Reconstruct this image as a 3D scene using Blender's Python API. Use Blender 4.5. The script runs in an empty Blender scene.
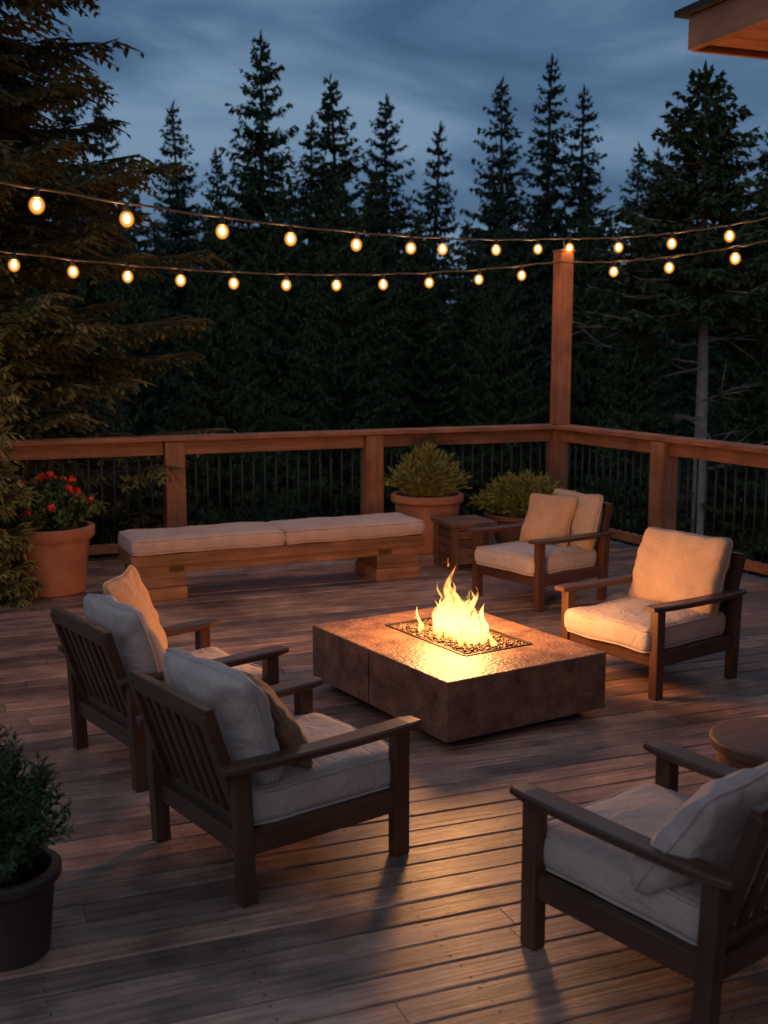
import bpy, bmesh, math, random
from mathutils import Vector, Matrix, noise
R_=math.radians
scene=bpy.context.scene
scene.view_settings.view_transform='Standard'
scene.view_settings.look='None'
scene.view_settings.exposure=0
col=scene.collection

# ------------------------------------------------------------------ materials
def mat_base(name):
    m=bpy.data.materials.new(name); m.use_nodes=True
    nt=m.node_tree; b=nt.nodes['Principled BSDF']
    return m,nt,b
def N(nt,t,**k):
    n=nt.nodes.new(t)
    for a,v in k.items(): setattr(n,a,v)
    return n
def ramp(nt,stops):
    r=N(nt,'ShaderNodeValToRGB'); e=r.color_ramp.elements
    while len(e)<len(stops): e.new(.5)
    for i,(p,c) in enumerate(stops):
        e[i].position=p; e[i].color=(*c,1)
    return r
def mulc(c,f): return tuple(x*f for x in c)

def wood(name,c,rough=.55,grain=1.0,island=False,contrast=.5,bump=.25,blotch=.3,spec=.4):
    m,nt,b=mat_base(name)
    tc=N(nt,'ShaderNodeTexCoord')
    if island:
        g=N(nt,'ShaderNodeNewGeometry'); rnd=g.outputs['Random Per Island']
    else:
        g=N(nt,'ShaderNodeObjectInfo'); rnd=g.outputs['Random']
    mul=N(nt,'ShaderNodeMath',operation='MULTIPLY'); mul.inputs[1].default_value=57.0
    nt.links.new(rnd,mul.inputs[0])
    cmb=N(nt,'ShaderNodeCombineXYZ'); 
    for i in range(3): nt.links.new(mul.outputs[0],cmb.inputs[i])
    add=N(nt,'ShaderNodeVectorMath',operation='ADD')
    nt.links.new(tc.outputs['Object'],add.inputs[0]); nt.links.new(cmb.outputs[0],add.inputs[1])
    mp=N(nt,'ShaderNodeMapping'); mp.inputs['Scale'].default_value=(1.6*grain,38*grain,38*grain)
    nt.links.new(add.outputs[0],mp.inputs[0])
    n1=N(nt,'ShaderNodeTexNoise'); n1.inputs['Scale'].default_value=1.3; n1.inputs['Detail'].default_value=5; n1.inputs['Roughness'].default_value=.65; n1.inputs['Distortion'].default_value=.6
    nt.links.new(mp.outputs[0],n1.inputs['Vector'])
    n2=N(nt,'ShaderNodeTexNoise'); n2.inputs['Scale'].default_value=3.5; n2.inputs['Detail'].default_value=4
    nt.links.new(add.outputs[0],n2.inputs['Vector'])
    r1=ramp(nt,[(.25,mulc(c,1-contrast)),(.5,c),(.75,mulc(c,1+contrast*.9))])
    nt.links.new(n1.outputs[0],r1.inputs[0])
    r2=ramp(nt,[(.3,(1-blotch,)*3),(.7,(1+blotch,)*3)])
    nt.links.new(n2.outputs[0],r2.inputs[0])
    mx=N(nt,'ShaderNodeMix',data_type='RGBA',blend_type='MULTIPLY'); mx.inputs[0].default_value=1
    nt.links.new(r1.outputs[0],mx.inputs[6]); nt.links.new(r2.outputs[0],mx.inputs[7])
    r3=ramp(nt,[(0,(.54,.55,.58)),(.5,(1,.97,.95)),(1,(1.42,1.30,1.18))])
    nt.links.new(rnd,r3.inputs[0])
    mx2=N(nt,'ShaderNodeMix',data_type='RGBA',blend_type='MULTIPLY'); mx2.inputs[0].default_value=1 if island else .4
    nt.links.new(mx.outputs[2],mx2.inputs[6]); nt.links.new(r3.outputs[0],mx2.inputs[7])
    out=mx2.outputs[2]; rsrc=n2.outputs[0]
    if island:   # large scale wear / damp patches running across boards
        n5=N(nt,'ShaderNodeTexNoise'); n5.inputs['Scale'].default_value=1.1; n5.inputs['Detail'].default_value=7; n5.inputs['Roughness'].default_value=.7
        nt.links.new(tc.outputs['Object'],n5.inputs['Vector'])
        r5=ramp(nt,[(.36,(.55,.53,.53)),(.60,(1.18,1.15,1.13))]); nt.links.new(n5.outputs[0],r5.inputs[0])
        mx3=N(nt,'ShaderNodeMix',data_type='RGBA',blend_type='MULTIPLY'); mx3.inputs[0].default_value=1
        nt.links.new(out,mx3.inputs[6]); nt.links.new(r5.outputs[0],mx3.inputs[7]); out=mx3.outputs[2]; rsrc=n5.outputs[0]
    nt.links.new(out,b.inputs['Base Color'])
    rr=N(nt,'ShaderNodeMapRange'); rr.inputs[1].default_value=.3; rr.inputs[2].default_value=.7; rr.inputs[3].default_value=rough-.12; rr.inputs[4].default_value=rough+.16
    nt.links.new(rsrc,rr.inputs[0]); nt.links.new(rr.outputs[0],b.inputs['Roughness'])
    b.inputs['Specular IOR Level'].default_value=spec
    bp=N(nt,'ShaderNodeBump'); bp.inputs['Strength'].default_value=bump; bp.inputs['Distance'].default_value=.004
    nt.links.new(n1.outputs[0],bp.inputs['Height']); nt.links.new(bp.outputs[0],b.inputs['Normal'])
    return m

def mottled(name,c1,c2,scale=6,rough=.6,bump=.3,dist=.01,metal=0,detail=6,island=0,spec=.4,coord='Object'):
    m,nt,b=mat_base(name)
    tc=N(nt,'ShaderNodeTexCoord')
    n=N(nt,'ShaderNodeTexNoise'); n.inputs['Scale'].default_value=scale; n.inputs['Detail'].default_value=detail; n.inputs['Roughness'].default_value=.65
    nt.links.new(tc.outputs[coord],n.inputs['Vector'])
    r=ramp(nt,[(.3,c1),(.7,c2)]); nt.links.new(n.outputs[0],r.inputs[0])
    out=r.outputs[0]
    if island:
        g=N(nt,'ShaderNodeNewGeometry')
        r3=ramp(nt,[(0,(1-island,)*3),(1,(1+island,)*3)]); nt.links.new(g.outputs['Random Per Island'],r3.inputs[0])
        mx=N(nt,'ShaderNodeMix',data_type='RGBA',blend_type='MULTIPLY'); mx.inputs[0].default_value=1
        nt.links.new(out,mx.inputs[6]); nt.links.new(r3.outputs[0],mx.inputs[7]); out=mx.outputs[2]
    nt.links.new(out,b.inputs['Base Color'])
    rr=N(nt,'ShaderNodeMapRange'); rr.inputs[3].default_value=max(.05,rough-.15); rr.inputs[4].default_value=min(1,rough+.15)
    nt.links.new(n.outputs[0],rr.inputs[0]); nt.links.new(rr.outputs[0],b.inputs['Roughness'])
    b.inputs['Metallic'].default_value=metal; b.inputs['Specular IOR Level'].default_value=spec
    if bump:
        n3=N(nt,'ShaderNodeTexNoise'); n3.inputs['Scale'].default_value=scale*6; n3.inputs['Detail'].default_value=5
        nt.links.new(tc.outputs[coord],n3.inputs['Vector'])
        bp=N(nt,'ShaderNodeBump'); bp.inputs['Strength'].default_value=bump; bp.inputs['Distance'].default_value=dist
        nt.links.new(n3.outputs[0],bp.inputs['Height']); nt.links.new(bp.outputs[0],b.inputs['Normal'])
    return m

def fabric(name,c):
    m,nt,b=mat_base(name)
    tc=N(nt,'ShaderNodeTexCoord')
    n=N(nt,'ShaderNodeTexNoise'); n.inputs['Scale'].default_value=5; n.inputs['Detail'].default_value=4
    nt.links.new(tc.outputs['Object'],n.inputs['Vector'])
    r=ramp(nt,[(.3,mulc(c,.86)),(.7,mulc(c,1.08))]); nt.links.new(n.outputs[0],r.inputs[0])
    n2=N(nt,'ShaderNodeTexNoise'); n2.inputs['Scale'].default_value=260; n2.inputs['Detail'].default_value=2
    nt.links.new(tc.outputs['Object'],n2.inputs['Vector'])
    r2=ramp(nt,[(.3,(.82,)*3),(.7,(1.12,)*3)]); nt.links.new(n2.outputs[0],r2.inputs[0])
    mx=N(nt,'ShaderNodeMix',data_type='RGBA',blend_type='MULTIPLY'); mx.inputs[0].default_value=1
    nt.links.new(r.outputs[0],mx.inputs[6]); nt.links.new(r2.outputs[0],mx.inputs[7])
    nt.links.new(mx.outputs[2],b.inputs['Base Color'])
    b.inputs['Roughness'].default_value=.92; b.inputs['Specular IOR Level'].default_value=.15
    b.inputs['Sheen Weight'].default_value=.12; b.inputs['Sheen Roughness'].default_value=.5
    n4=N(nt,'ShaderNodeTexNoise'); n4.inputs['Scale'].default_value=8; n4.inputs['Detail'].default_value=2; n4.inputs['Distortion'].default_value=1.8
    nt.links.new(tc.outputs['Object'],n4.inputs['Vector'])
    bp0=N(nt,'ShaderNodeBump'); bp0.inputs['Strength'].default_value=.55; bp0.inputs['Distance'].default_value=.018
    nt.links.new(n4.outputs[0],bp0.inputs['Height'])
    bp=N(nt,'ShaderNodeBump'); bp.inputs['Strength'].default_value=.35; bp.inputs['Distance'].default_value=.002
    nt.links.new(n2.outputs[0],bp.inputs['Height']); nt.links.new(bp0.outputs[0],bp.inputs['Normal']); nt.links.new(bp.outputs[0],b.inputs['Normal'])
    return m

def leafmat(name,c1,c2,trans=.15):
    m,nt,b=mat_base(name)
    g=N(nt,'ShaderNodeNewGeometry'); 
    tc=N(nt,'ShaderNodeTexCoord')
    n=N(nt,'ShaderNodeTexNoise'); n.inputs['Scale'].default_value=1.2
    nt.links.new(tc.outputs['Object'],n.inputs['Vector'])
    a=N(nt,'ShaderNodeMath',operation='ADD'); nt.links.new(g.outputs['Random Per Island'],a.inputs[0]); nt.links.new(n.outputs[0],a.inputs[1])
    h=N(nt,'ShaderNodeMath',operation='MULTIPLY'); h.inputs[1].default_value=.5; nt.links.new(a.outputs[0],h.inputs[0])
    r=ramp(nt,[(.2,c1),(.8,c2)]); nt.links.new(h.outputs[0],r.inputs[0])
    nt.links.new(r.outputs[0],b.inputs['Base Color'])
    b.inputs['Roughness'].default_value=.7; b.inputs['Specular IOR Level'].default_value=.25
    return m

def emis(name,c,s):
    m,nt,b=mat_base(name)
    b.inputs['Base Color'].default_value=(*mulc(c,.5),1)
    b.inputs['Emission Color'].default_value=(*c,1); b.inputs['Emission Strength'].default_value=s
    return m

M_deck=wood('weathered_deck_wood',(.29,.185,.14),rough=.42,island=True,contrast=.7,bump=.9,blotch=.38,spec=.55)
M_chair=wood('dark_stained_wood',(.088,.037,.020),rough=.38,contrast=.4,bump=.15,blotch=.2,spec=.5)
M_rail=wood('cedar_rail_wood',(.30,.125,.06),rough=.55,contrast=.5,bump=.35)
M_bench=wood('bench_timber',(.27,.125,.06),rough=.6,contrast=.5,bump=.5,grain=.7)
M_table=wood('table_wood',(.15,.07,.04),rough=.5,contrast=.4)
M_soffit=wood('soffit_wood',(.48,.21,.10),rough=.6,contrast=.3)
M_siding=wood('house_siding',(.16,.09,.06),rough=.7)
M_metal=mottled('black_metal',(.012,.012,.013),(.02,.02,.02),rough=.5,bump=0)
M_wire=mottled('wire_rubber',(.08,.05,.03),(.11,.07,.04),rough=.5,bump=0)
M_pit=mottled('weathered_brown_stone',(.075,.036,.021),(.29,.155,.09),scale=7,rough=.46,bump=1.0,dist=.009,spec=.5,detail=12)
M_pitdark=mottled('pit_plinth',(.015,.012,.01),(.03,.025,.02),bump=0)
M_terra=mottled('terracotta',(.34,.12,.055),(.52,.215,.11),scale=5,rough=.75,bump=.3,dist=.004)
M_terra2=mottled('brown_ceramic',(.18,.08,.045),(.26,.12,.07),scale=5,rough=.6,bump=.3,dist=.004)
M_darkpot=mottled('dark_ceramic',(.035,.022,.018),(.08,.05,.038),scale=5,rough=.5,bump=.3,dist=.003)
M_soil=mottled('soil',(.02,.014,.01),(.05,.035,.025),scale=30,rough=.95,bump=.8)
M_ground=mottled('forest_floor',(.018,.02,.012),(.05,.045,.03),scale=.6,rough=.95,bump=.8,dist=.1)
M_bark=mottled('spruce_bark',(.04,.03,.022),(.11,.08,.06),scale=8,rough=.9,bump=.8,dist=.03)
M_bark2=mottled('pale_bark',(.30,.25,.21),(.48,.40,.34),scale=8,rough=.9,bump=.8,dist=.02)
M_shingle=mottled('roof_shingle',(.02,.02,.022),(.05,.05,.05),scale=12,rough=.9,bump=.8)
M_fol=leafmat('spruce_needles',(.027,.055,.022),(.09,.142,.050))
M_fol2=leafmat('spruce_needles_blue',(.026,.050,.036),(.075,.125,.080))
M_foln=leafmat('near_spruce_needles',(.045,.05,.016),(.19,.155,.05))
M_shrub=leafmat('golden_shrub_leaf',(.08,.085,.022),(.30,.25,.075))
M_grassy=leafmat('grassy_shrub_leaf',(.09,.11,.025),(.34,.32,.09))
M_green=leafmat('green_leaf',(.03,.06,.02),(.10,.145,.05))
M_red=leafmat('red_petal',(.6,.025,.02),(.9,.08,.045))
F_cream=fabric('cream_fabric',(.56,.44,.37))
F_gray=fabric('light_linen',(.56,.44,.375))
F_tan=fabric('tan_fabric',(.56,.33,.19))
F_brown=fabric('brown_fabric',(.28,.155,.085))
F_beige=fabric('beige_fabric',(.52,.36,.25))
F_bench=fabric('bench_fabric',(.56,.40,.325))

# ------------------------------------------------------------------ geometry helpers
def empty(name,loc=(0,0,0),rz=0):
    o=bpy.data.objects.new(name,None); col.objects.link(o); o.location=loc; o.rotation_euler=(0,0,rz); o.empty_display_size=.1
    return o
def mk(name,V,F,mats,parent=None,smooth=False,mi=None):
    me=bpy.data.meshes.new(name); me.from_pydata(V,[],F)
    if not isinstance(mats,(list,tuple)): mats=[mats]
    for m in mats: me.materials.append(m)
    if mi: me.polygons.foreach_set('material_index',mi)
    if smooth: me.polygons.foreach_set('use_smooth',[True]*len(me.polygons))
    me.update()
    o=bpy.data.objects.new(name,me); col.objects.link(o)
    if parent: o.parent=parent
    return o
def bm_obj(name,bm,mats,parent=None,smooth=False):
    me=bpy.data.meshes.new(name); bm.to_mesh(me); bm.free()
    if not isinstance(mats,(list,tuple)): mats=[mats]
    for m in mats: me.materials.append(m)
    if smooth: me.polygons.foreach_set('use_smooth',[True]*len(me.polygons))
    o=bpy.data.objects.new(name,me); col.objects.link(o)
    if parent: o.parent=parent
    return o
def frame(p0,p1,upv=(0,0,1)):
    p0=Vector(p0); p1=Vector(p1); x=(p1-p0).normalized(); up=Vector(upv)
    if abs(x.dot(up))>.98: up=Vector((1,0,0))
    y=up.cross(x).normalized(); z=x.cross(y)
    M=Matrix((x,y,z)).transposed().to_4x4(); M.translation=(p0+p1)/2
    return M,(p1-p0).length
def beam(name,p0,p1,w,h,mat,parent=None,bev=.006,upv=(0,0,1)):
    M,L=frame(p0,p1,upv)
    bm=bmesh.new(); bmesh.ops.create_cube(bm,size=1)
    for v in bm.verts: v.co=Vector((v.co.x*L,v.co.y*w,v.co.z*h))
    if bev: bmesh.ops.bevel(bm,geom=bm.edges[:],offset=bev,segments=2,profile=.6,affect='EDGES')
    o=bm_obj(name,bm,mat,parent); o.matrix_local=M
    return o
def lathe(name,prof,mat,parent=None,loc=(0,0,0),n=48,wob=0):
    V=[];F=[]
    for i,(r,z) in enumerate(prof):
        for j in range(n):
            a=2*math.pi*j/n; V.append((r*math.cos(a),r*math.sin(a),z))
    for i in range(len(prof)-1):
        for j in range(n):
            F.append((i*n+j,i*n+(j+1)%n,(i+1)*n+(j+1)%n,(i+1)*n+j))
    if prof[0][0]>1e-3: F.append(tuple(range(n-1,-1,-1)))
    k=(len(prof)-1)*n
    F.append(tuple(range(k,k+n)))
    o=mk(name,V,F,mat,parent,smooth=True); o.location=loc
    md=o.modifiers.new('es','EDGE_SPLIT'); md.split_angle=R_(38)
    return o

def cushion(name,sx,sy,sz,mat,parent,loc,rot=(0,0,0),puff=.015,r=.035,seed=0,piping=True,n=22):
    bm=bmesh.new(); bmesh.ops.create_cube(bm,size=2)
    bmesh.ops.subdivide_edges(bm,edges=bm.edges[:],cuts=n,use_grid_fill=True)
    hx,hy,hz=sx/2,sy/2,sz/2
    for v in bm.verts:
        p=Vector((math.copysign(abs(v.co.x)**.85,v.co.x)*hx,math.copysign(abs(v.co.y)**.85,v.co.y)*hy,v.co.z*hz))
        q=Vector((max(-hx+r,min(hx-r,p.x)),max(-hy+r,min(hy-r,p.y)),max(-hz+r,min(hz-r,p.z))))
        d=p-q; L=d.length
        if L>1e-6: p=q+d*(max(abs(d.x),abs(d.y),abs(d.z))/L)
        u,w=p.x/hx,p.y/hy
        f=(1-min(1,u*u))*(1-min(1,w*w))
        p.z+=puff*f*(p.z/hz)
        e=1-min(1,(p.z/hz)**2)
        p.x+=.010*e*u; p.y+=.010*e*w
        nn=noise.noise(p*5+Vector((seed*3.1,0,0)))*.012+noise.noise(p*15+Vector((0,seed*2.3,0)))*.003
        p.z+=nn; p.x+=nn*.6*u; p.y+=nn*.6*w
        v.co=p
    o=bm_obj(name,bm,mat,parent,smooth=True); o.location=loc; o.rotation_euler=rot
    if piping:
        for s in (1,-1):
            V=[];F=[]
            rr=r*1.1; pts=[]
            for cx,cy,a0 in ((hx-rr,hy-rr,0),(-hx+rr,hy-rr,90),(-hx+rr,-hy+rr,180),(hx-rr,-hy+rr,270)):
                for k in range(6):
                    a=R_(a0+k*18); pts.append((cx+(rr-.003)*math.cos(a),cy+(rr-.003)*math.sin(a)))
            P=[]
            for i in range(len(pts)):
                a=pts[i]; b=pts[(i+1)%len(pts)]
                d=math.dist(a,b); m=max(1,int(d/.04))
                for k in range(m): P.append((a[0]+(b[0]-a[0])*k/m,a[1]+(b[1]-a[1])*k/m))
            n_=len(P)
            for i,(x,y) in enumerate(P):
                z=s*(hz-.012)+noise.noise(Vector((x*5+seed*3.1,y*5,0)))*.008
                a=P[i-1]; b=P[(i+1)%n_]; tx,ty=b[0]-a[0],b[1]-a[1]; l=math.hypot(tx,ty); nx,ny=ty/l,-tx/l
                for k in range(6):
                    an=k*math.pi/3; V.append((x+nx*.0058*math.cos(an),y+ny*.0058*math.cos(an),z+.0058*math.sin(an)))
            for i in range(n_):
                for k in range(6): F.append((i*6+k,i*6+(k+1)%6,((i+1)%n_)*6+(k+1)%6,((i+1)%n_)*6+k))
            mk(name+'_piping',V,F,mat,o,smooth=True)
    return o
def pillow(name,sx,sy,th,mat,parent,loc,rot,seed=0,n=36,k=.06,pw=.38):
    V=[];F=[]
    def P(i,j,s):
        u=-1+2*i/n; v=-1+2*j/n
        u=math.copysign(abs(u)**.75,u); v=math.copysign(abs(v)**.75,v)
        x=sx/2*u*(1-k*(1-v*v)); y=sy/2*v*(1-k*(1-u*u))
        cr=max(0,abs(u)+abs(v)-1.72)/.28
        x*=1-.05*cr*cr; y*=1-.05*cr*cr
        f=max(0,(1-u*u)*(1-v*v))**pw
        z=s*th/2*f
        w=noise.noise(Vector((x*5+seed*5,y*5,s)))*.024+noise.noise(Vector((x*11,y*11+seed*5,s*2)))*.007
        a=math.atan2(abs(v),abs(u)+1e-6); rr=math.sqrt(u*u+v*v)
        w+=math.sin(a*12+seed+noise.noise(Vector((x*5,y*5,seed)))*3)*.005*min(1,rr)**2
        z+=w*min(1,f*2)*s
        x+=noise.noise(Vector((y*6,seed,x*3)))*.012; y+=noise.noise(Vector((x*6,seed+9,y*3)))*.012
        z+=s*.02*f*(-u)
        z+=.012*noise.noise(Vector((x*4,y*4,seed+3)))
        return (x,y,z)
    for s in (1,-1):
        b=len(V)
        for i in range(n+1):
            for j in range(n+1): V.append(P(i,j,s))
        for i in range(n):
            for j in range(n):
                q=(b+i*(n+1)+j,b+(i+1)*(n+1)+j,b+(i+1)*(n+1)+j+1,b+i*(n+1)+j+1)
                F.append(q if s>0 else q[::-1])
    bm=bmesh.new(); me=bpy.data.meshes.new('t'); me.from_pydata(V,[],F); bm.from_mesh(me)
    bmesh.ops.remove_doubles(bm,verts=bm.verts[:],dist=.0008)
    o=bm_obj(name,bm,mat,parent,smooth=True); o.location=loc; o.rotation_euler=rot
    loop=[P(i,0,1) for i in range(n)]+[P(n,j,1) for j in range(n)]+[P(i,n,1) for i in range(n,0,-1)]+[P(0,j,1) for j in range(n,0,-1)]
    V=[];F=[];m=len(loop)
    for i,p in enumerate(loop):
        p=Vector(p); t=(Vector(loop[(i+1)%m])-Vector(loop[i-1])).normalized(); s=t.cross(Vector((0,0,1))).normalized()
        for q in range(6):
            an=q*math.pi/3; w=p+s*.0055*math.cos(an)+Vector((0,0,1))*.0055*math.sin(an); V.append(tuple(w))
    for i in range(m):
        for q in range(6): F.append((i*6+q,i*6+(q+1)%6,((i+1)%m)*6+(q+1)%6,((i+1)%m)*6+q))
    mk(name+'_welt',V,F,mat,o,smooth=True)
    return o

# ------------------------------------------------------------------ chair
def chair(loc,heading,cush=(),seed=0,seatmat=None):
    E=empty('outdoor_armchair',(loc[0],loc[1],0),R_(heading))
    W=.355; D=.36; AH=.565
    for sy in (1,-1):
        s='left' if sy>0 else 'right'
        beam('front_leg_'+s,(D,sy*W,.0),(D,sy*W,AH-.034),.058,.068,M_chair,E)
        beam('back_leg_'+s,(-D+.0,sy*W,.0),(-D-.02,sy*W,AH-.034),.055,.065,M_chair,E)
        bm=bmesh.new(); n=14; L0,L1=-.45,.445; rings=[]
        for i in range(n+1):
            t=i/n; x=L0+(L1-L0)*t; w=.040+.012*math.sin(t*math.pi*.5)- (.012 if i in(0,n) else 0)
            z=AH-.02+.012*(t-.5)-.01*math.sin(t*math.pi); h=.017-(.004 if i in (0,n) else 0)
            rg=[]
            for (a,b_) in ((-1,-.6),(-.8,-1),(.8,-1),(1,-.6),(1,.6),(.8,1),(-.8,1),(-1,.6)):
                rg.append(bm.verts.new((x,a*w,z+b_*h)))
            rings.append(rg)
        for i in range(n):
            for k in range(8): bm.faces.new((rings[i][k],rings[i+1][k],rings[i+1][(k+1)%8],rings[i][(k+1)%8]))
        bm.faces.new(rings[0]); bm.faces.new(rings[-1][::-1])
        bmesh.ops.recalc_face_normals(bm,faces=bm.faces[:])
        a=bm_obj('armrest_'+s,bm,M_chair,E); a.location=(0,sy*W,0)
        beam('side_rail_'+s,(-D,sy*(W-.003),.235),(D,sy*(W-.003),.235),.04,.09,M_chair,E)
        beam('back_stile_'+s,(-D+.05,sy*(W-.05),.2),(-D-.125,sy*(W-.05),.75),.045,.05,M_chair,E,upv=(1,0,0))
    beam('front_rail',(D-.005,-W,.235),(D-.005,W,.235),.04,.09,M_chair,E)
    beam('rear_rail',(-D,-W,.225),(-D,W,.225),.03,.08,M_chair,E)
    beam('back_top_rail',(-D-.12,-W+.03,.735),(-D-.12,W-.03,.735),.04,.07,M_chair,E)
    beam('back_bottom_rail',(-D+.03,-W+.05,.285),(-D+.03,W-.05,.285),.035,.05,M_chair,E)
    for i in range(7):
        y=-W+.11+(2*W-.22)*i/6
        beam('back_slat_%d'%i,(-D+.03,y,.28),(-D-.118,y,.72),.042,.016,M_chair,E,bev=.003,upv=(1,0,.3))
    for i in range(8):
        x=-.30+.62*i/7
        beam('seat_slat_%d'%i,(x,-W+.02,.262),(x,W-.02,.262),.078,.014,M_chair,E,bev=.002)
    cushion('seat_cushion',.745,.66,.15,seatmat or F_cream,E,(.048,0,.348),(0,0,0),seed=seed,puff=.022,r=.04)
    for c in cush:
        kind,sx,sy,th,mat,lc,rt,sd=c
        kk=dict(k=.035,pw=.27) if kind=='back_cushion' else {}
        pillow(kind,sx,sy,th,mat,E,lc,tuple(R_(a) for a in rt),seed=sd,**kk)
    return E
chair((-.44,4.587),37,[('back_cushion',.47,.60,.21,F_gray,(-.275,-.035,.635),(0,-109,3),1),
                       ('throw_pillow',.38,.42,.15,F_brown,(-.075,-.07,.595),(0,-118,-8),2)],seed=1)
chair((-1.07,5.70),37,[('back_cushion',.46,.56,.20,F_gray,(-.285,-.09,.635),(0,-109,2),3),
                       ('throw_pillow',.50,.50,.15,F_tan,(-.11,.19,.68),(0,-110,-42),4)],seed=2)
chair((1.665,7.085),217.5,[('back_cushion',.50,.68,.20,F_beige,(-.28,0,.635),(0,-110,0),5)],seed=3)
chair((1.27,9.30),217.5,[('back_cushion',.47,.56,.17,F_beige,(-.31,.06,.62),(0,-108,0),6),
                       ('throw_pillow',.44,.46,.16,F_tan,(-.14,-.05,.62),(0,-114,12),7)],seed=4)
chair((1.02,3.72),128,[('back_cushion',.46,.58,.18,F_gray,(-.20,.085,.575),(0,-124,4),8)],seed=5)

# ------------------------------------------------------------------ fire pit
pitE=empty('fire_pit_table',(.40,6.56,0),R_(32.3))
hx,hy=.543,.707; zt,zb=.376,.055
ix,iy,iz=.235,.41,.335; ox,oy=.065,.055
bm=bmesh.new()
def ring(x,y,z,cx=0,cy=0): return [bm.verts.new((cx+a*x,cy+b*y,z)) for a,b in ((-1,-1),(1,-1),(1,1),(-1,1))]
bo=ring(hx,hy,zb); to=ring(hx,hy,zt); ti=ring(ix,iy,zt,ox,oy); bi=ring(ix,iy,iz,ox,oy)
for k in range(4):
    j=(k+1)%4
    bm.faces.new((bo[k],bo[j],to[j],to[k])); bm.faces.new((to[k],to[j],ti[j],ti[k])); bm.faces.new((ti[k],ti[j],bi[j],bi[k]))
bm.faces.new(bi); bm.faces.new(bo[::-1])
oe=[e for e in bm.edges if all(abs(abs(v.co.x)-hx)<1e-4 and abs(abs(v.co.y)-hy)<1e-4 for v in e.verts)]
bmesh.ops.bevel(bm,geom=oe,offset=.009,segments=3,profile=.6,affect='EDGES')
bmesh.ops.recalc_face_normals(bm,faces=bm.faces[:])
bm_obj('pit_body',bm,M_pit,pitE)
beam('plinth',(-hx+.1,0,.028),(hx-.1,0,.028),2*hy-.2,.055,M_pitdark,pitE,bev=0)
beam('panel_seam',(-hx-.0005,.05,zb+.01),(-hx-.0005,.05,zt-.012),.004,.005,M_pitdark,pitE,bev=0)
t=.012
for k,(a,b) in enumerate((((ox-ix,oy-iy),(ox+ix,oy-iy)),((ox-ix,oy+iy),(ox+ix,oy+iy)),((ox-ix,oy-iy+t),(ox-ix,oy+iy-t)),((ox+ix,oy-iy+t),(ox+ix,oy+iy-t)))):
    beam('burner_trim_%d'%k,(a[0],a[1],zt+.001),(b[0],b[1],zt+.001),t,.010,M_metal,pitE,bev=.002)
rnd=random.Random(5)
V=[];F=[]
tmp=bmesh.new(); bmesh.ops.create_icosphere(tmp,subdivisions=1,radius=1); tv=[v.co.copy() for v in tmp.verts]; tf=[[v.index for v in f.verts] for f in tmp.faces]; tmp.free()
for k in range(1900):
    x=ox+rnd.uniform(-ix+.012,ix-.012); y=oy+rnd.uniform(-iy+.012,iy-.012); s=rnd.uniform(.007,.013)
    z=iz+rnd.uniform(.012,.038)
    q=Matrix.Rotation(rnd.uniform(0,6.28),3,'Z')@Matrix.Rotation(rnd.uniform(0,3),3,'X')
    sc=Vector((s*rnd.uniform(.8,1.3),s*rnd.uniform(.8,1.2),s*rnd.uniform(.6,.9)))
    b=len(V)
    for v in tv:
        w=q@Vector((v.x*sc.x,v.y*sc.y,v.z*sc.z)); V.append((w.x+x,w.y+y,w.z+z))
    for f in tf: F.append(tuple(b+i for i in f))
M_peb=mottled('lava_pebbles',(.06,.04,.025),(.20,.125,.07),scale=40,rough=.35,bump=0,island=.7)
mk('lava_pebbles',V,F,M_peb,pitE,smooth=True)

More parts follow.
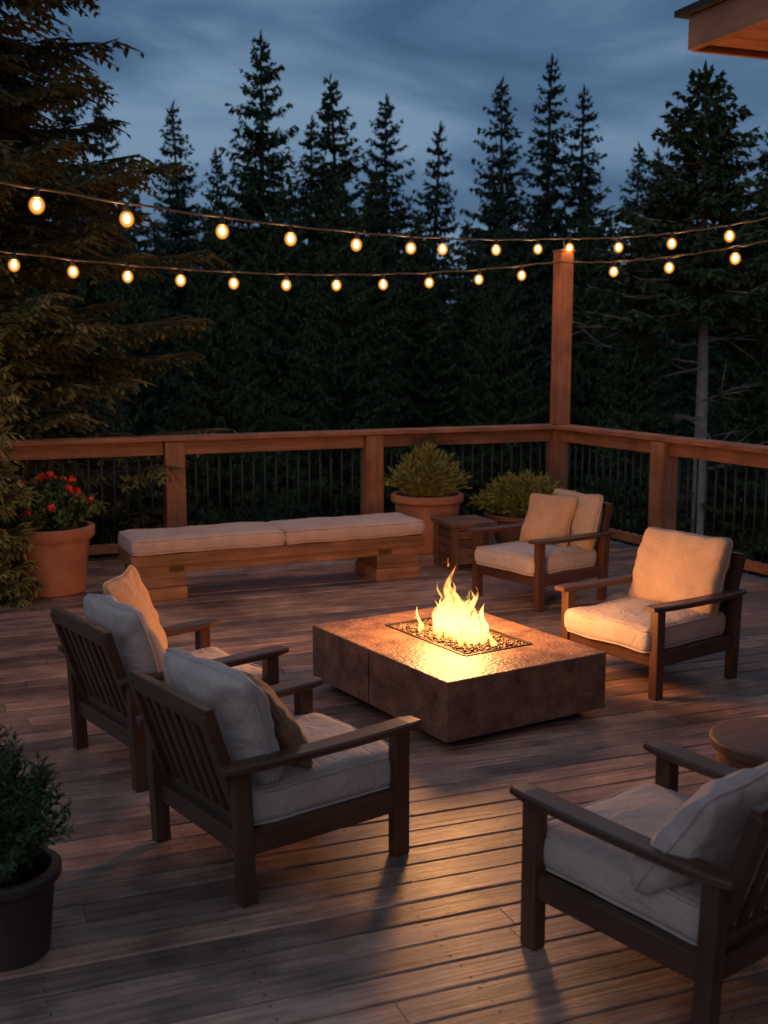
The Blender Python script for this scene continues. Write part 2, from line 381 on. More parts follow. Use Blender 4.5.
# flames
def flame_mat():
    m=bpy.data.materials.new('flame'); m.use_nodes=True; nt=m.node_tree; nt.nodes.clear()
    out=N(nt,'ShaderNodeOutputMaterial'); tr=N(nt,'ShaderNodeBsdfTransparent'); em=N(nt,'ShaderNodeEmission'); mx=N(nt,'ShaderNodeMixShader')
    tc=N(nt,'ShaderNodeTexCoord'); sp=N(nt,'ShaderNodeSeparateXYZ'); nt.links.new(tc.outputs['Object'],sp.inputs[0])
    mr=N(nt,'ShaderNodeMapRange'); mr.inputs[1].default_value=0; mr.inputs[2].default_value=.43; nt.links.new(sp.outputs[2],mr.inputs[0])
    r=ramp(nt,[(0,(1,.42,.08)),(.2,(1,.62,.20)),(.6,(1,.50,.12)),(1,(1,.22,.03))]); nt.links.new(mr.outputs[0],r.inputs[0])
    nt.links.new(r.outputs[0],em.inputs[0])
    st=N(nt,'ShaderNodeMapRange'); st.inputs[3].default_value=3.8; st.inputs[4].default_value=1.9; nt.links.new(mr.outputs[0],st.inputs[0]); nt.links.new(st.outputs[0],em.inputs[1])
    lw=N(nt,'ShaderNodeLayerWeight'); lw.inputs[0].default_value=.5
    mp=N(nt,'ShaderNodeMapping'); mp.inputs['Scale'].default_value=(22,22,6); nt.links.new(tc.outputs['Object'],mp.inputs[0])
    n=N(nt,'ShaderNodeTexNoise'); n.inputs['Scale'].default_value=1; n.inputs['Detail'].default_value=3; n.inputs['Distortion'].default_value=1.3; nt.links.new(mp.outputs[0],n.inputs['Vector'])
    inv=N(nt,'ShaderNodeMath',operation='SUBTRACT'); inv.inputs[0].default_value=1; nt.links.new(lw.outputs['Facing'],inv.inputs[1])
    nn=N(nt,'ShaderNodeMapRange'); nn.inputs[1].default_value=.36; nn.inputs[2].default_value=.62; nt.links.new(n.outputs[0],nn.inputs[0])
    m1=N(nt,'ShaderNodeMath',operation='MULTIPLY'); nt.links.new(inv.outputs[0],m1.inputs[0]); nt.links.new(nn.outputs[0],m1.inputs[1])
    hh=N(nt,'ShaderNodeMapRange'); hh.inputs[3].default_value=.85; hh.inputs[4].default_value=.5; nt.links.new(mr.outputs[0],hh.inputs[0])
    m2=N(nt,'ShaderNodeMath',operation='MULTIPLY'); nt.links.new(m1.outputs[0],m2.inputs[0]); nt.links.new(hh.outputs[0],m2.inputs[1])
    nt.links.new(m2.outputs[0],mx.inputs[0]); nt.links.new(tr.outputs[0],mx.inputs[1]); nt.links.new(em.outputs[0],mx.inputs[2])
    nt.links.new(mx.outputs[0],out.inputs[0])
    m.cycles.emission_sampling='NONE'
    return m
M_fl=flame_mat()
V=[];F=[]; rnd=random.Random(21)
def tongue(cx,cy,h,r,lean,ph,z0=0):
    n=24;m=10;b=len(V)
    for i in range(n+1):
        t=i/n
        rad=r*(math.sin(math.pi*min(1,t*1.0+.12))**.8)*(1-t)**.55*(1+.22*math.sin(10*t+ph))
        if i==n: rad=.0005
        x=cx+lean[0]*t*t+.030*math.sin(8*t+ph)*t*(h/.3); y=cy+lean[1]*t*t+.032*math.cos(7*t+ph*1.7)*t*(h/.3)
        for j in range(m):
            a=2*math.pi*j/m+t*2+ph
            V.append((x+rad*math.cos(a),y+rad*math.sin(a)*.75,z0+t*h))
    for i in range(n):
        for j in range(m): F.append((b+i*m+j,b+i*m+(j+1)%m,b+(i+1)*m+(j+1)%m,b+(i+1)*m+j))
for k in range(52):
    x=rnd.gauss(0,.065); y=rnd.gauss(0,.15)
    y=max(-.28,min(.26,y)); x=max(-.15,min(.15,x))
    d=math.hypot(x*1.2,y-.04)
    h=max(.06,(.43-1.05*d)*rnd.uniform(.5,1.08))
    tongue(x,y,h,rnd.uniform(.018,.038)*(0.6+h*1.6),(rnd.uniform(-.05,.05),rnd.uniform(-.03,.06)),rnd.uniform(0,6.28))
tongue(0,.07,.47,.042,(.0,.03),1.0); tongue(.02,-.06,.36,.042,(.01,-.03),2.2); tongue(-.01,.02,.41,.048,(-.02,.0),4.2)
tongue(.0,.12,.06,.009,(.01,.01),.6,z0=.40)
fl=mk('flames',V,F,M_fl,pitE,smooth=True); fl.location=(ox,oy-.03,zt-.01)
def plight(name,loc,power,c,rad,parent=None):
    l=bpy.data.lights.new(name,'POINT'); l.energy=power; l.color=c; l.shadow_soft_size=rad
    o=bpy.data.objects.new(name,l); col.objects.link(o); o.location=loc
    if parent: o.parent=parent
    return o
plight('fire_light',(ox,oy+.02,zt+.24),66,(1,.42,.13),.20,pitE)
plight('fire_light_low',(ox,oy-.12,zt+.10),14,(1,.40,.11),.08,pitE)
plight('fire_light_top',(ox,oy+.05,zt+.48),72,(1,.44,.15),.20,pitE)

# ------------------------------------------------------------------ deck
C=Vector((1.90,12.67,0)); du=Vector((-.931,-.365,0)); dv=Vector((.365,-.931,0))
rnd=random.Random(3); V=[];F=[]
bw,gap=.138,.008
rows=int(16.5/(bw+gap))
NV=[];NF=[]
for r in range(rows):
    v0=-.12+r*(bw+gap); v1=v0+bw
    umin=-.106*v0-.12; umax=9.2
    x=umin-rnd.uniform(0,3)
    while x<umax:
        L=rnd.uniform(2.6,4.6); a=max(x,umin); b=min(x+L-.003,umax); x+=L
        if b-a<.15: continue
        zz=rnd.uniform(-.002,.002); c=.005
        k=len(V)
        for xx in (a,b):
            for (vv,zz2) in ((v0,-.03),(v0,-c),(v0+c,0),(v1-c,0),(v1,-c),(v1,-.03)):
                V.append((-xx,-vv,zz2+zz))
        for j in range(6):
            F.append((k+j,k+(j+1)%6,k+6+(j+1)%6,k+6+j))
        F.append(tuple(k+5-j for j in range(6))); F.append(tuple(k+6+j for j in range(6)))
        if v0>5:
            nx=math.ceil((a-.2)/.66)
            while .2+.66*nx<b:
                for vv in (v0+.03,v1-.03):
                    cx,cy=-(.2+.66*nx)+rnd.uniform(-.006,.006),-vv+rnd.uniform(-.003,.003); k2=len(NV)
                    for q in range(6): NV.append((cx+.005*math.cos(q*1.047),cy+.005*math.sin(q*1.047),zz+.0012))
                    NF.append(tuple(k2+q for q in range(6)))
                nx+=1
deckE=empty('wooden_deck',tuple(C),math.atan2(.365,.931))
dk=mk('deck_boards',V,F,M_deck,deckE)
mk('deck_screws',NV,NF,M_pitdark,deckE)
for i in range(28):
    beam('joist_%d'%i,(-.2-.33*i,-.05,-.12),(-.2-.33*i,-16.3,-.12),.04,.17,M_siding,deckE,bev=0)
beam('rim_board',(-9.2,.14,-.12),(.12,.14,-.12),.04,.24,M_rail,deckE)
for i in range(6):
    for j in range(5): beam('support_post_%d_%d'%(i,j),(-.1-1.8*i,-.2-3.8*j,-2.3),(-.1-1.8*i,-.2-3.8*j,-.2),.14,.14,M_rail,deckE)

# ------------------------------------------------------------------ railing
RH=1.17
def railing(name,p0,d,posts,length,skip0=False):
    E=empty(name)
    ps=[p0+d*s for s in posts]
    for i,p in enumerate(ps):
        if skip0 and i==0: continue
        beam('post_%d'%i,(p.x,p.y,-.02),(p.x,p.y,RH-.05),.19,.19,M_rail,E,upv=(d.x,d.y,0))
    q=p0+d*length
    beam('top_cap',(p0.x,p0.y,RH-.022),(q.x,q.y,RH-.022),.22,.044,M_rail,E)
    for i in range(len(ps)-1):
        a=ps[i]+d*.097; b=ps[i+1]-d*.097
        beam('top_board_%d'%i,(a.x,a.y,RH-.115),(b.x,b.y,RH-.115),.05,.13,M_rail,E)
        beam('bottom_board_%d'%i,(a.x,a.y,.11),(b.x,b.y,.11),.05,.09,M_rail,E)
        bm=bmesh.new(); L=(b-a).length; n=int(L/.115)
        for k in range(1,n):
            c=a+(b-a)*k/n
            bmesh.ops.create_cone(bm,cap_ends=True,segments=8,radius1=.011,radius2=.011,depth=RH-.33,matrix=Matrix.Translation((c.x,c.y,.155+(RH-.33)/2)))
        bm_obj('balusters_%d'%i,bm,M_metal,E,smooth=True)
    return E
dr=Vector((.461,-.887,0)).normalized()
railing('deck_railing',C,du,[0,2.175,4.22,6.3,8.4],9.1)
railing('deck_railing',C,dr,[0,1.735,3.4,5.2,7.0],7.3,skip0=True)
def pole(name,x,y,z,mat=M_rail,w=.16,z0=0.0):
    E=empty(name,(x,y,0),R_(21.4))
    beam('shaft',(0,0,z0),(0,0,z),w,w,mat,E)
    beam('cap',(0,0,z),(0,0,z+.02),w+.02,w+.02,mat,E)
    beam('hook_rod',(0,0,z+.02),(0,0,z+.13),.012,.012,M_metal,E,bev=0)
    return E
pole('string_light_post',C.x+.02,C.y,3.01,z0=RH+.0)
pole('string_light_post',3.47+.02,9.65,3.03,z0=RH)
pole('string_light_post',-2.43,6.5,2.90)
pole('string_light_post',-3.38,9.2,2.72)

# ------------------------------------------------------------------ string lights
def bulb_halo_mat():  # bulb shell with a painted glow halo: orange emission fading towards the rim
    m=bpy.data.materials.new('bulb_glass_halo'); m.use_nodes=True; nt=m.node_tree; nt.nodes.clear()
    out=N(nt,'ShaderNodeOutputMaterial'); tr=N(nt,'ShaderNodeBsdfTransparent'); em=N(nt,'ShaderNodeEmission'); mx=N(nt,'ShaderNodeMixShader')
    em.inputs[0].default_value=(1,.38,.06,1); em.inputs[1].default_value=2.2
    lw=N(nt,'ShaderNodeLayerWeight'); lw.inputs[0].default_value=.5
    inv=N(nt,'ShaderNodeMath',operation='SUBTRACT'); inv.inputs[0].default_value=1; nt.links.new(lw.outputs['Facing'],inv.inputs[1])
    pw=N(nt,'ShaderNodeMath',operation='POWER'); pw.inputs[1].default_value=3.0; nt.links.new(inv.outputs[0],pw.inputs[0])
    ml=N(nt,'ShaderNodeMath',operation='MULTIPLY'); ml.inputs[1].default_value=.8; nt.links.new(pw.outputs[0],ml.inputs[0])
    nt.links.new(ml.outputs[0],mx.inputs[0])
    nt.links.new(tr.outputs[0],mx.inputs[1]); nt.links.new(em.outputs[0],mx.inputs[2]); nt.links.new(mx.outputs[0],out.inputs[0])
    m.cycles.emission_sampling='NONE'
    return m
M_bulb_halo=bulb_halo_mat()
M_fil=emis('bulb_filament',(1,.70,.34),18); M_fil.cycles.emission_sampling='NONE'
def strand(name,segs):
    E=empty(name)
    bmS=bmesh.new(); bmG=bmesh.new(); bmF=bmesh.new()
    c=bpy.data.curves.new('wire','CURVE'); c.dimensions='3D'; c.bevel_depth=.0075
    k=0
    for a,b,sag,ss in segs:
        a=Vector(a); b=Vector(b)
        f=lambda s:a+(b-a)*s-Vector((0,0,4*sag*s*(1-s)))
        sp=c.splines.new('POLY'); sp.points.add(40)
        for i in range(41): sp.points[i].co=(*(f(i/40)+Vector((0,0,.004*math.sin(i*1.7)))),1)
        for s in ss:
            p=f(s); k+=1
            tilt=Matrix.Rotation(random.Random(k).uniform(-.15,.15),4,'X')
            T=Matrix.Translation(p)@tilt
            bmesh.ops.create_cone(bmS,cap_ends=True,segments=10,radius1=.022,radius2=.015,depth=.055,matrix=T@Matrix.Translation((0,0,-.028)))
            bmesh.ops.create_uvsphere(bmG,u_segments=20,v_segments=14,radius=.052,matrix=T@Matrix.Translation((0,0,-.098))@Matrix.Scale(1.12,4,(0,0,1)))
            bmesh.ops.create_uvsphere(bmF,u_segments=10,v_segments=8,radius=.0215,matrix=T@Matrix.Translation((0,0,-.095))@Matrix.Scale(1.35,4,(0,0,1)))
            plight('bulb_light',p+Vector((0,0,-.09)),6.0,(1,.46,.16),.04,E)
    c.materials.append(M_wire); o=bpy.data.objects.new('wire',c); col.objects.link(o); o.parent=E
    bm_obj('sockets',bmS,M_metal,E); bm_obj('bulbs_with_halo',bmG,M_bulb_halo,E,smooth=True); bm_obj('filaments',bmF,M_fil,E,smooth=True)
P1=(C.x+.02,C.y,3.15); P2=(C.x-.06,C.y-.1,2.90)
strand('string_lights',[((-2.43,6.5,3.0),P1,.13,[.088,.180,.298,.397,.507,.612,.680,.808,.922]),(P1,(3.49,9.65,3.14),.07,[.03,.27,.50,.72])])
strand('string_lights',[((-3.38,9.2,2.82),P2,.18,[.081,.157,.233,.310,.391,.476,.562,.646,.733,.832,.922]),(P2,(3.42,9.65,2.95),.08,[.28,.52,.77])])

# ------------------------------------------------------------------ bench
bE=empty('wooden_bench',(-.93,9.80,0),R_(24))
L=2.58
beam('seat_beam',(-L/2,0,.335),(L/2,0,.335),.52,.095,M_bench,bE,bev=.008)
beam('front_apron',(-L/2+.3,-.21,.255),(L/2-.3,-.21,.255),.05,.065,M_bench,bE)
beam('back_apron',(-L/2+.3,.21,.255),(L/2-.3,.21,.255),.05,.065,M_bench,bE)
for s in (-1,1):
    n='left' if s<0 else 'right'
    xa=s*(L/2-.04); xb=s*(L/2-.44)
    beam('leg_block_'+n,(min(xa,xb),0,.195),(max(xa,xb),0,.195),.47,.183,M_bench,bE,bev=.01)
    beam('leg_foot_'+n,(min(xa,xb)-.012,0,.052),(max(xa,xb)+.012,0,.052),.49,.104,M_bench,bE,bev=.01)
for s in (-1,1):
    cushion('bench_cushion_%d'%(1 if s<0 else 2),L/2-.008,.55,.13,F_bench,bE,(s*L/4,-.01,.452),puff=.01,seed=7+s,r=.04,n=26)

# ------------------------------------------------------------------ side tables
tE=empty('side_table',(.74,10.62,0),R_(22))
for a in (-1,1):
    for b in (-1,1): beam('leg',(a*.18,b*.18,0),(a*.18,b*.18,.40),.06,.06,M_table,tE)
for i in range(4): beam('top_plank_%d'%i,(-.23,-.174+.116*i,.42),(.23,-.174+.116*i,.42),.113,.035,M_table,tE,bev=.003)
for i in range(5):
    z=.06+.078*i
    for s in (-1,1):
        beam('side_slat',(-.15,s*.19,z+.03),(.15,s*.19,z+.03),.015,.07,M_table,tE,bev=.003)
        beam('end_slat',(s*.19,-.15,z+.03),(s*.19,.15,z+.03),.015,.07,M_table,tE,bev=.003)
rE=empty('round_side_table',(1.66,4.72,0),R_(20))
lathe('drum_body',[(.20,0),(.22,.02),(.245,.2),(.235,.36),(.235,.38)],M_table,rE)
o=lathe('table_top',[(.255,.38),(.27,.388),(.27,.42),(.262,.428),(.25,.43)],M_table,rE)

# ------------------------------------------------------------------ plants
def bush(name,parent,loc,rad,hgt,stems,leaves,ll,lw,mat,seed,spread=1.0,upright=.5,extra=None,stemmat=None):
    rnd=random.Random(seed); V=[];F=[];mi=[]
    tips=[]
    for s in range(stems):
        az=rnd.uniform(0,6.283); el=rnd.random()**.6
        tx=math.cos(az)*rad*el*spread*rnd.uniform(.7,1.1); ty=math.sin(az)*rad*el*spread*rnd.uniform(.7,1.1)
        tz=hgt*(1-.55*el**2)*rnd.uniform(.6,1.12)
        bx,by=math.cos(az)*rad*.3*el,math.sin(az)*rad*.3*el
        p0=Vector((bx,by,0)); p2=Vector((tx,ty,tz)); p1=Vector((bx+(tx-bx)*.3,by+(ty-by)*.3,tz*.7))
        f=lambda t:(p0*(1-t)**2+p1*2*t*(1-t)+p2*t*t)
        for k in range(4):
            a=f(k/4); b=f((k+1)/4); sd=Vector((-(b-a).y,(b-a).x,0)); sd=(sd.normalized() if sd.length>1e-5 else Vector((1,0,0)))*.0025
            i=len(V); V+= [tuple(a-sd),tuple(a+sd),tuple(b+sd),tuple(b-sd)]; F.append((i,i+1,i+2,i+3)); mi.append(0)
        for k in range(leaves):
            t=.2+.8*(k+rnd.random())/leaves; p=f(t)
            tan=(f(min(1,t+.05))-f(t-.05)).normalized()
            d=Vector((rnd.gauss(0,1),rnd.gauss(0,1),rnd.gauss(.2,.8))).normalized()
            d=(d*(1-upright)+tan*upright).normalized()
            sdv=d.cross(Vector((rnd.gauss(0,1),rnd.gauss(0,1),rnd.gauss(0,1)))).normalized()
            l=ll*rnd.uniform(.6,1.25); w=lw*rnd.uniform(.7,1.2)
            nrm=d.cross(sdv)
            i=len(V); V+=[tuple(p),tuple(p+d*l*.45+sdv*w/2+nrm*l*.06),tuple(p+d*l-nrm*l*.08),tuple(p+d*l*.45-sdv*w/2+nrm*l*.06)]
            F.append((i,i+1,i+2,i+3)); mi.append(0)
        tips.append(p2)
    if extra:
        m2,cnt,fr=extra
        for p in rnd.sample(tips,min(cnt,len(tips))):
            p=p+Vector((0,0,.02))
            for q in range(30):
                d=Vector((rnd.gauss(0,1),rnd.gauss(0,1),rnd.gauss(.3,1))).normalized(); c=p+d*fr*rnd.uniform(.3,1)
                sdv=d.cross(Vector((rnd.gauss(0,1),rnd.gauss(0,1),rnd.gauss(0,1)))).normalized(); s2=d.cross(sdv)
                w=.017
                i=len(V); V+=[tuple(c-sdv*w),tuple(c+s2*w),tuple(c+sdv*w+d*.006),tuple(c-s2*w)]; F.append((i,i+1,i+2,i+3)); mi.append(1)
    o=mk(name,V,F,[mat]+([extra[0]] if extra else []),parent,mi=mi); o.location=loc
    return o
def pot_prof(r0,r1,h,lip=.04,lipw=.025):
    return [(r0,0),(r0+.01,.01),(r0+(r1-r0)*.5,h*.45),(r1-.01,h-lip),(r1+lipw*.3,h-lip+.004),(r1+lipw,h-lip*.7),(r1+lipw,h-.008),(r1+lipw-.01,h),(r1-.02,h),(r1-.035,h-.05)]
E=empty('geranium_planter',(-2.77,9.52,0))
lathe('pot',pot_prof(.25,.325,.56,.11,.03),M_terra,E); lathe('soil',[(.0001,.5),(.29,.5)],M_soil,E)
bush('geranium_foliage',E,(0,0,.50),.42,.44,170,26,.055,.042,M_green,11,extra=(M_red,34,.034),upright=.25)
E=empty('shrub_planter',(.43,11.45,0))
lathe('pot',pot_prof(.27,.335,.57,.09,.028),M_terra,E); lathe('soil',[(.0001,.51),(.30,.51)],M_soil,E)
bush('shrub_foliage',E,(0,0,.50),.42,.50,300,22,.07,.018,M_grassy,12,upright=.6)
E=empty('fern_planter',(1.42,11.72,0))
lathe('pot',pot_prof(.25,.38,.34,.06,.02),M_terra2,E); lathe('soil',[(.0001,.29),(.34,.29)],M_soil,E)
bush('fern_foliage',E,(0,0,.28),.56,.42,280,20,.085,.02,M_grassy,13,upright=.6)
E=empty('potted_shrub',(-1.31,3.75,0))
lathe('pot',pot_prof(.14,.185,.31,.05,.014),M_darkpot,E); lathe('soil',[(.0001,.27),(.16,.27)],M_soil,E)
bush('shrub_leaves',E,(0,0,.26),.27,.50,190,34,.038,.013,M_green,14,upright=.4)

# ------------------------------------------------------------------ conifers
def blade(V,F,mi,p,d,l,w,m=1,cross=True):
    up=Vector((0,0,1)); s=d.cross(up)
    if s.length<1e-3: s=Vector((1,0,0))
    s.normalize(); n=s.cross(d)
    tip=p+d*l; mid=p+d*l*.4
    i=len(V); V+=[tuple(p),tuple(mid+s*w),tuple(tip),tuple(mid-s*w)]; F.append((i,i+1,i+2,i+3)); mi.append(m)
    if cross:
        i=len(V); V+=[tuple(p),tuple(mid+n*w*.8),tuple(tip),tuple(mid-n*w*.8)]; F.append((i,i+1,i+2,i+3)); mi.append(m)
def spruce(name,H,R,seed,levels=42,nb=8,base=.06,fine=0,fol=None,bark=None,dead=0,tw=.26,pw=.8,fw=.014,droop=0,bw_=1.0):
    rnd=random.Random(seed); V=[];F=[];mi=[]
    n=8; segs=10; tr=H*.011+.03
    bend=(rnd.uniform(-.02,.02),rnd.uniform(-.02,.02))
    def axis(z): return Vector((bend[0]*H*(z/H)**2+.02*math.sin(z*1.3+seed),bend[1]*H*(z/H)**2,z))
    for i in range(segs+1):
        z=H*i/segs; c=axis(z); r=tr*(1-i/segs)**.8+.008
        for j in range(n): V.append((c.x+r*math.cos(6.283*j/n),c.y+r*math.sin(6.283*j/n),z))
    for i in range(segs):
        for j in range(n): F.append((i*n+j,i*n+(j+1)%n,(i+1)*n+(j+1)%n,(i+1)*n+j)); mi.append(0)
    for i in range(levels):
        t=base+(1-base)*((i+rnd.uniform(-.3,.3))/levels); t=min(.985,max(base,t)); 
        f=(1-t)/(1-base)
        lv=rnd.uniform(.80,1.12)
        nn=max(4,int(nb*(.6+.4*f)))
        a0=rnd.uniform(0,6.28)
        for b in range(nn):
            az=a0+6.283*b/nn+rnd.uniform(-.35,.35)
            if rnd.random()<.07: continue
            z=t*H+rnd.uniform(-.5,.5)*H/levels
            r=(R*f**pw*lv*rnd.uniform(.58,1.16)+.14)
            if f<.08: r*=.75
            o=Vector((math.cos(az),math.sin(az),0)); sd=Vector((-o.y,o.x,0))
            k1=.30-.62*f+rnd.uniform(-.08,.08)-droop; k2=.12*f+.05
            P=lambda s:axis(min(H,z))+o*(r*s)+Vector((0,0,r*(k1*s+ (k2*s*s) -.10*math.sin(s*3.1))))
            w0=.008+.008*r
            for q in range(3):
                a=P(q/3);c=P((q+1)/3); ww=w0*(1-q/3.3)
                i0=len(V); zz=Vector((0,0,ww)); V+=[tuple(a-zz),tuple(a+zz),tuple(c+zz*.7),tuple(c-zz*.7)]; F.append((i0,i0+1,i0+2,i0+3)); mi.append(0)
            nt_=max(4,int(r/(.07 if fine else .11)))
            for q in range(nt_):
                s=.10+.90*(q+rnd.random()*.8)/nt_
                p=P(s)
                for side in (-1,1):
                    if rnd.random()<.08: continue
                    l=(tw*(1.15-s*.75)*min(1.6,r)**.6+.08)*rnd.uniform(.6,1.25)
                    d=(o*rnd.uniform(.5,.9)+sd*side*rnd.uniform(.5,1.0)+Vector((0,0,rnd.uniform(-.55,.08)))).normalized()
                    if not fine:
                        blade(V,F,mi,p,d,l,(.032+.10*l)*bw_,cross=rnd.random()<.5)
                        for q2 in range(2):
                            if rnd.random()<.75:
                                d2=(d*.6+Vector((rnd.uniform(-.4,.4),rnd.uniform(-.4,.4),-rnd.uniform(.4,1.2)))).normalized()
                                blade(V,F,mi,p+d*l*rnd.uniform(.2,.6),d2,l*.6,(.03+.07*l)*bw_,cross=False)
                    else:
                        blade(V,F,mi,p,d,l,fw)
                        ns=max(2,int(l/fine))
                        for w in range(ns):
                            u=(w+.6)/ns; pp=p+d*l*u
                            for s3 in (-1,1):
                                d3=(d*.8+d.cross(Vector((0,0,1)))*s3*rnd.uniform(.4,.9)+Vector((0,0,rnd.uniform(-1.2,.15)))).normalized()
                                blade(V,F,mi,pp,d3,rnd.uniform(.07,.15)*(1.1-.5*u),fw*1.1,cross=False)
            blade(V,F,mi,P(.82),(P(1)-P(.8)).normalized(),.12+.1*r,.03)
    for q in range(8): blade(V,F,mi,axis(H-.10*q-.1),Vector((rnd.uniform(-.45,.45),rnd.uniform(-.45,.45),1)).normalized(),.32,.045)
    for q in range(dead):
        z=H*base*rnd.uniform(.35,1.0); az=rnd.uniform(0,6.28); r=R*rnd.uniform(.4,1.1)
        a=axis(z); o=Vector((math.cos(az),math.sin(az),rnd.uniform(-.25,.3)))
        prev=a; 
        for k in range(5):
            c=prev+o*(r/5)+Vector((rnd.uniform(-.05,.05),rnd.uniform(-.05,.05),rnd.uniform(-.05,.05)))
            for vv in (Vector((0,0,1)),o.cross(Vector((0,0,1))).normalized()):
                ww=.022*(1-k/5.5); i0=len(V); V+=[tuple(prev-vv*ww),tuple(prev+vv*ww),tuple(c+vv*ww*.8),tuple(c-vv*ww*.8)]; F.append((i0,i0+1,i0+2,i0+3)); mi.append(0)
            for q3 in range(2):
                dd=(o+Vector((rnd.uniform(-.9,.9),rnd.uniform(-.9,.9),rnd.uniform(-.4,.5)))).normalized()
                blade(V,F,mi,c,dd,r*.4,.012,m=0)
            prev=c
    me=bpy.data.meshes.new(name); me.from_pydata(V,[],F); me.materials.append(bark or M_bark); me.materials.append(fol or M_fol)
    me.polygons.foreach_set('material_index',mi); me.update()
    return me
GZ=-2.2
def place(me,name,x,y,z,s,rz,parent=None):
    o=bpy.data.objects.new(name,me); col.objects.link(o); o.location=(x,y,z); o.scale=(s[0],s[0],s[1]); o.rotation_euler=(0,0,rz)
    if parent: o.parent=parent
    return o
SP=[spruce('spruce_mesh_a',12,2.7,1,levels=50,fol=M_fol,nb=10),
    spruce('spruce_mesh_b',12,2.4,2,levels=48,fol=M_fol2,nb=9),
    spruce('spruce_mesh_c',12,3.1,3,levels=48,fol=M_fol,pw=.7,nb=9),
    spruce('spruce_mesh_d',12,2.1,4,levels=46,fol=M_fol2,pw=.85)]
def ztop(row,Y):
    v=(512-row)/1160; return 2.1+Y*(-.1483+.9889*v)/(.9889+.1483*v)
TREES=[(183,105,38,1,1.0),(262,34,31,0,1.05),(308,118,36,3,1.1),(340,78,33,0,1.05),(386,100,37,1,1.1),(432,125,36,3,1.2),
(507,82,34,1,.95),(545,62,37,3,1.1),(580,92,38,3,1.2),(632,145,36,1,1.0),(664,150,40,3,1.1),(768,118,30,0,.9),(110,100,33,1,1.1),(60,80,30,0,1),(215,150,33,1,.9),
(20,60,28,2,.9),(340,182,22,2,.95),(215,205,19,2,.85),(425,215,24,0,1.1),(130,190,22,2,.9),(500,230,23,2,.8),(590,200,26,2,.9),(645,235,20,0,.85),(285,190,26,2,.9),(770,200,20,2,.9),(820,90,26,2,1),(-60,60,26,0,1),
(470,222,30,2,1),(375,170,28,0,1),(60,220,18,2,.8)]
rnd=random.Random(9)
for (px,row,Y,k,ws) in TREES:
    X=(px-384)/1160*Y/1.03
    zt_=ztop(row,Y); h=zt_-GZ
    sc=h/12
    place(SP[k],'spruce_tree',round(X,2),Y,GZ,(sc*ws*rnd.uniform(.92,1.05),sc),rnd.uniform(0,6.28))
me=spruce('bare_trunk_spruce_mesh',9.6,2.0,8,levels=38,base=.56,fol=M_fol,bark=M_bark2,dead=16,pw=.75)
place(me,'bare_trunk_spruce',5.35,19.5,-1.9,(.95,.86),1.0)
fE=empty('distant_forest')
for row_,(Y,n,hh) in enumerate(((44,24,8.6),(52,26,10.0),(64,28,12))):
    for i in range(n):
        X=(-.58+1.16*(i+rnd.uniform(-.35,.35))/n)*Y
        s=hh*rnd.uniform(.82,1.12)/12
        place(SP[rnd.randrange(4)],'forest_spruce',X,Y+rnd.uniform(-2.5,2.5),GZ,(s*1.5,s),rnd.uniform(0,6.28),fE)
me=spruce('near_spruce_mesh',12.5,2.55,31,levels=66,nb=10,base=.10,fine=.085,fol=M_foln,tw=.40,pw=.42,fw=.022,droop=.2)
place(me,'large_spruce_tree',-4.5,12.3,GZ,(1,1),.4)
me=spruce('golden_conifer_mesh',2.55,.55,37,levels=34,nb=9,base=.03,fine=.06,fol=M_shrub,tw=.15,pw=.45)
place(me,'golden_conifer_shrub',-3.36,9.15,-.28,(.95,1.0),0)

# ------------------------------------------------------------------ ground
n=90;V=[];F=[]
for i in range(n+1):
    for j in range(n+1):
        x=-300+600*i/n; y=-250+700*j/n
        z=GZ-.05+noise.noise(Vector((x*.03,y*.03,0)))*.35
        V.append((x,y,z))
for i in range(n):
    for j in range(n):
        a=i*(n+1)+j; F.append((a,a+n+1,a+n+2,a+1))
mk('ground',V,F,M_ground,smooth=True)

# ------------------------------------------------------------------ house corner
hE=empty('wooden_house',(1.26,5.0,0),math.atan2(.365,.931))
beam('fascia_front',(0,-3.5,3.335),(0,3.5-3.5,3.335),.03,.135,M_soffit,hE)
beam('fascia_side',(.017,0,3.335),(5,0,3.335),.03,.135,M_soffit,hE)
for i in range(22):   # soffit boards
    y0=-.03-.145*i
    beam('soffit_board_%d'%i,(.017,y0-.07,3.30),(5,y0-.07,3.30),.14,.02,M_soffit,hE,bev=.003)
beam('soffit',(.017,-4.7,3.30),(5,-4.7,3.30),2.9,.02,M_soffit,hE,bev=0)
V=[(-.05,.05,3.405),(5,.05,3.405),(5,-6.2,3.405),(-.05,-6.2,3.405),(-.05,.05,3.43),(5,.05,3.43),(5,-6.2,3.43),(-.05,-6.2,3.43),(2.4,-2.6,4.6),(5,-2.6,4.6),(2.4,-6.2,4.6),(5,-6.2,4.6)]
F=[(0,3,2,1),(0,1,5,4),(3,0,4,7),(4,5,9,8),(7,4,8,10),(8,9,11,10)]
mk('roof',V,F,M_shingle,hE)
for i in range(20):
    z=.08+.16*i
    if z>3.2: break
    beam('siding_front_%d'%i,(.72,-6,z),(.72,-.62,z),.03,.155,M_siding,hE,bev=.003)
    beam('siding_side_%d'%i,(.72,-.6,z),(5,-.6,z),.03,.155,M_siding,hE,bev=.003)
beam('corner_trim',(.715,-.605,0),(.715,-.605,3.28),.09,.09,M_soffit,hE)

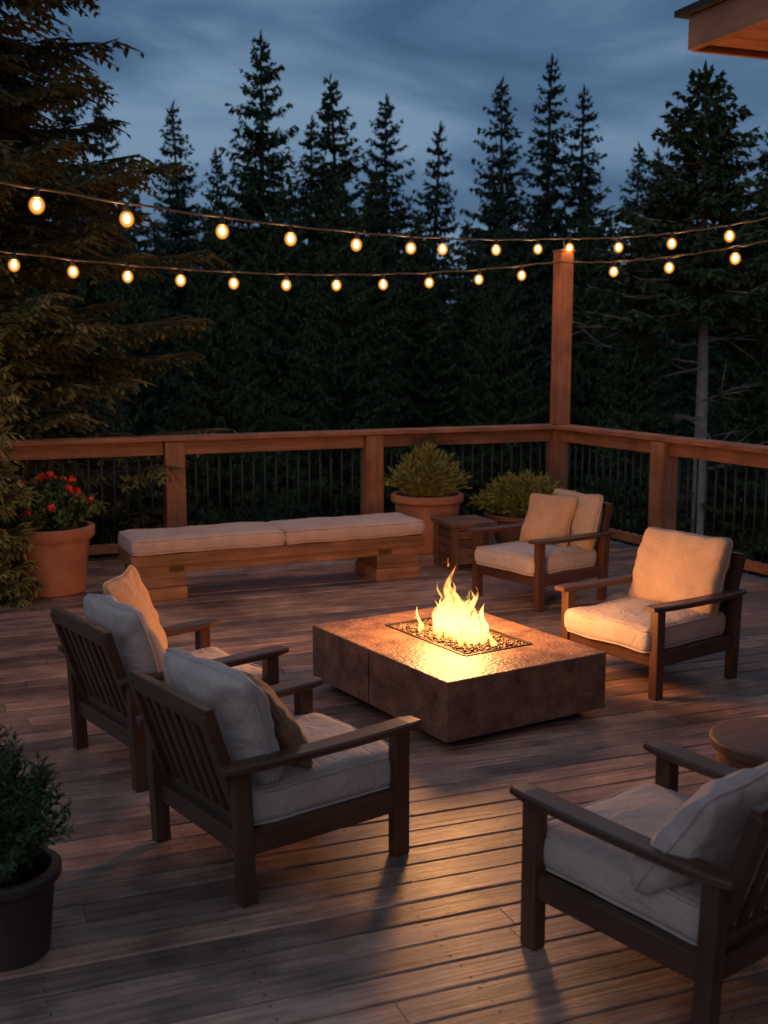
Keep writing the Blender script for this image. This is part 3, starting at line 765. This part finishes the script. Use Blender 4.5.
# ------------------------------------------------------------------ world
w=bpy.data.worlds.new('World'); scene.world=w; w.use_nodes=True; nt=w.node_tree
bg=nt.nodes['Background']
sky=N(nt,'ShaderNodeTexSky'); sky.sky_type='NISHITA'; sky.sun_disc=False; sky.sun_elevation=R_(1.5); sky.sun_rotation=R_(200); sky.air_density=1.2; sky.ozone_density=3
tc=N(nt,'ShaderNodeTexCoord'); mp=N(nt,'ShaderNodeMapping'); mp.inputs['Scale'].default_value=(1.0,1.0,3.4); mp.inputs['Rotation'].default_value=(0,R_(12),0); mp.inputs['Location'].default_value=(.3,.2,.1)
nt.links.new(tc.outputs['Generated'],mp.inputs[0])
n1=N(nt,'ShaderNodeTexNoise'); n1.inputs['Scale'].default_value=3.4; n1.inputs['Detail'].default_value=6; n1.inputs['Roughness'].default_value=.5; n1.inputs['Distortion'].default_value=.7
nt.links.new(mp.outputs[0],n1.inputs['Vector'])
cr=ramp(nt,[(.36,(.050,.100,.19)),(.50,(.080,.150,.26)),(.66,(.17,.265,.39))])
nt.links.new(n1.outputs[0],cr.inputs[0])
sc=N(nt,'ShaderNodeMix',data_type='RGBA',blend_type='ADD'); sc.inputs[0].default_value=.012
nt.links.new(cr.outputs[0],sc.inputs[6]); nt.links.new(sky.outputs[0],sc.inputs[7])
nt.links.new(sc.outputs[2],bg.inputs[0]); bg.inputs[1].default_value=1.0
sun=bpy.data.lights.new('sun','SUN'); sun.energy=.26; sun.angle=R_(60); sun.color=(1,.76,.62)
so=bpy.data.objects.new('sun',sun); col.objects.link(so); so.rotation_euler=(R_(52),0,R_(-25))

# ------------------------------------------------------------------ camera
cam=bpy.data.cameras.new('camera'); co=bpy.data.objects.new('camera',cam); col.objects.link(co)
co.location=(0,0,2.1); co.rotation_euler=(R_(90-8.53),0,0)
cam.sensor_fit='VERTICAL'; cam.sensor_height=36; cam.lens=1160/1024*36; cam.clip_end=2000
cam.dof.use_dof=True; cam.dof.focus_distance=6.6; cam.dof.aperture_fstop=2.6
scene.camera=co
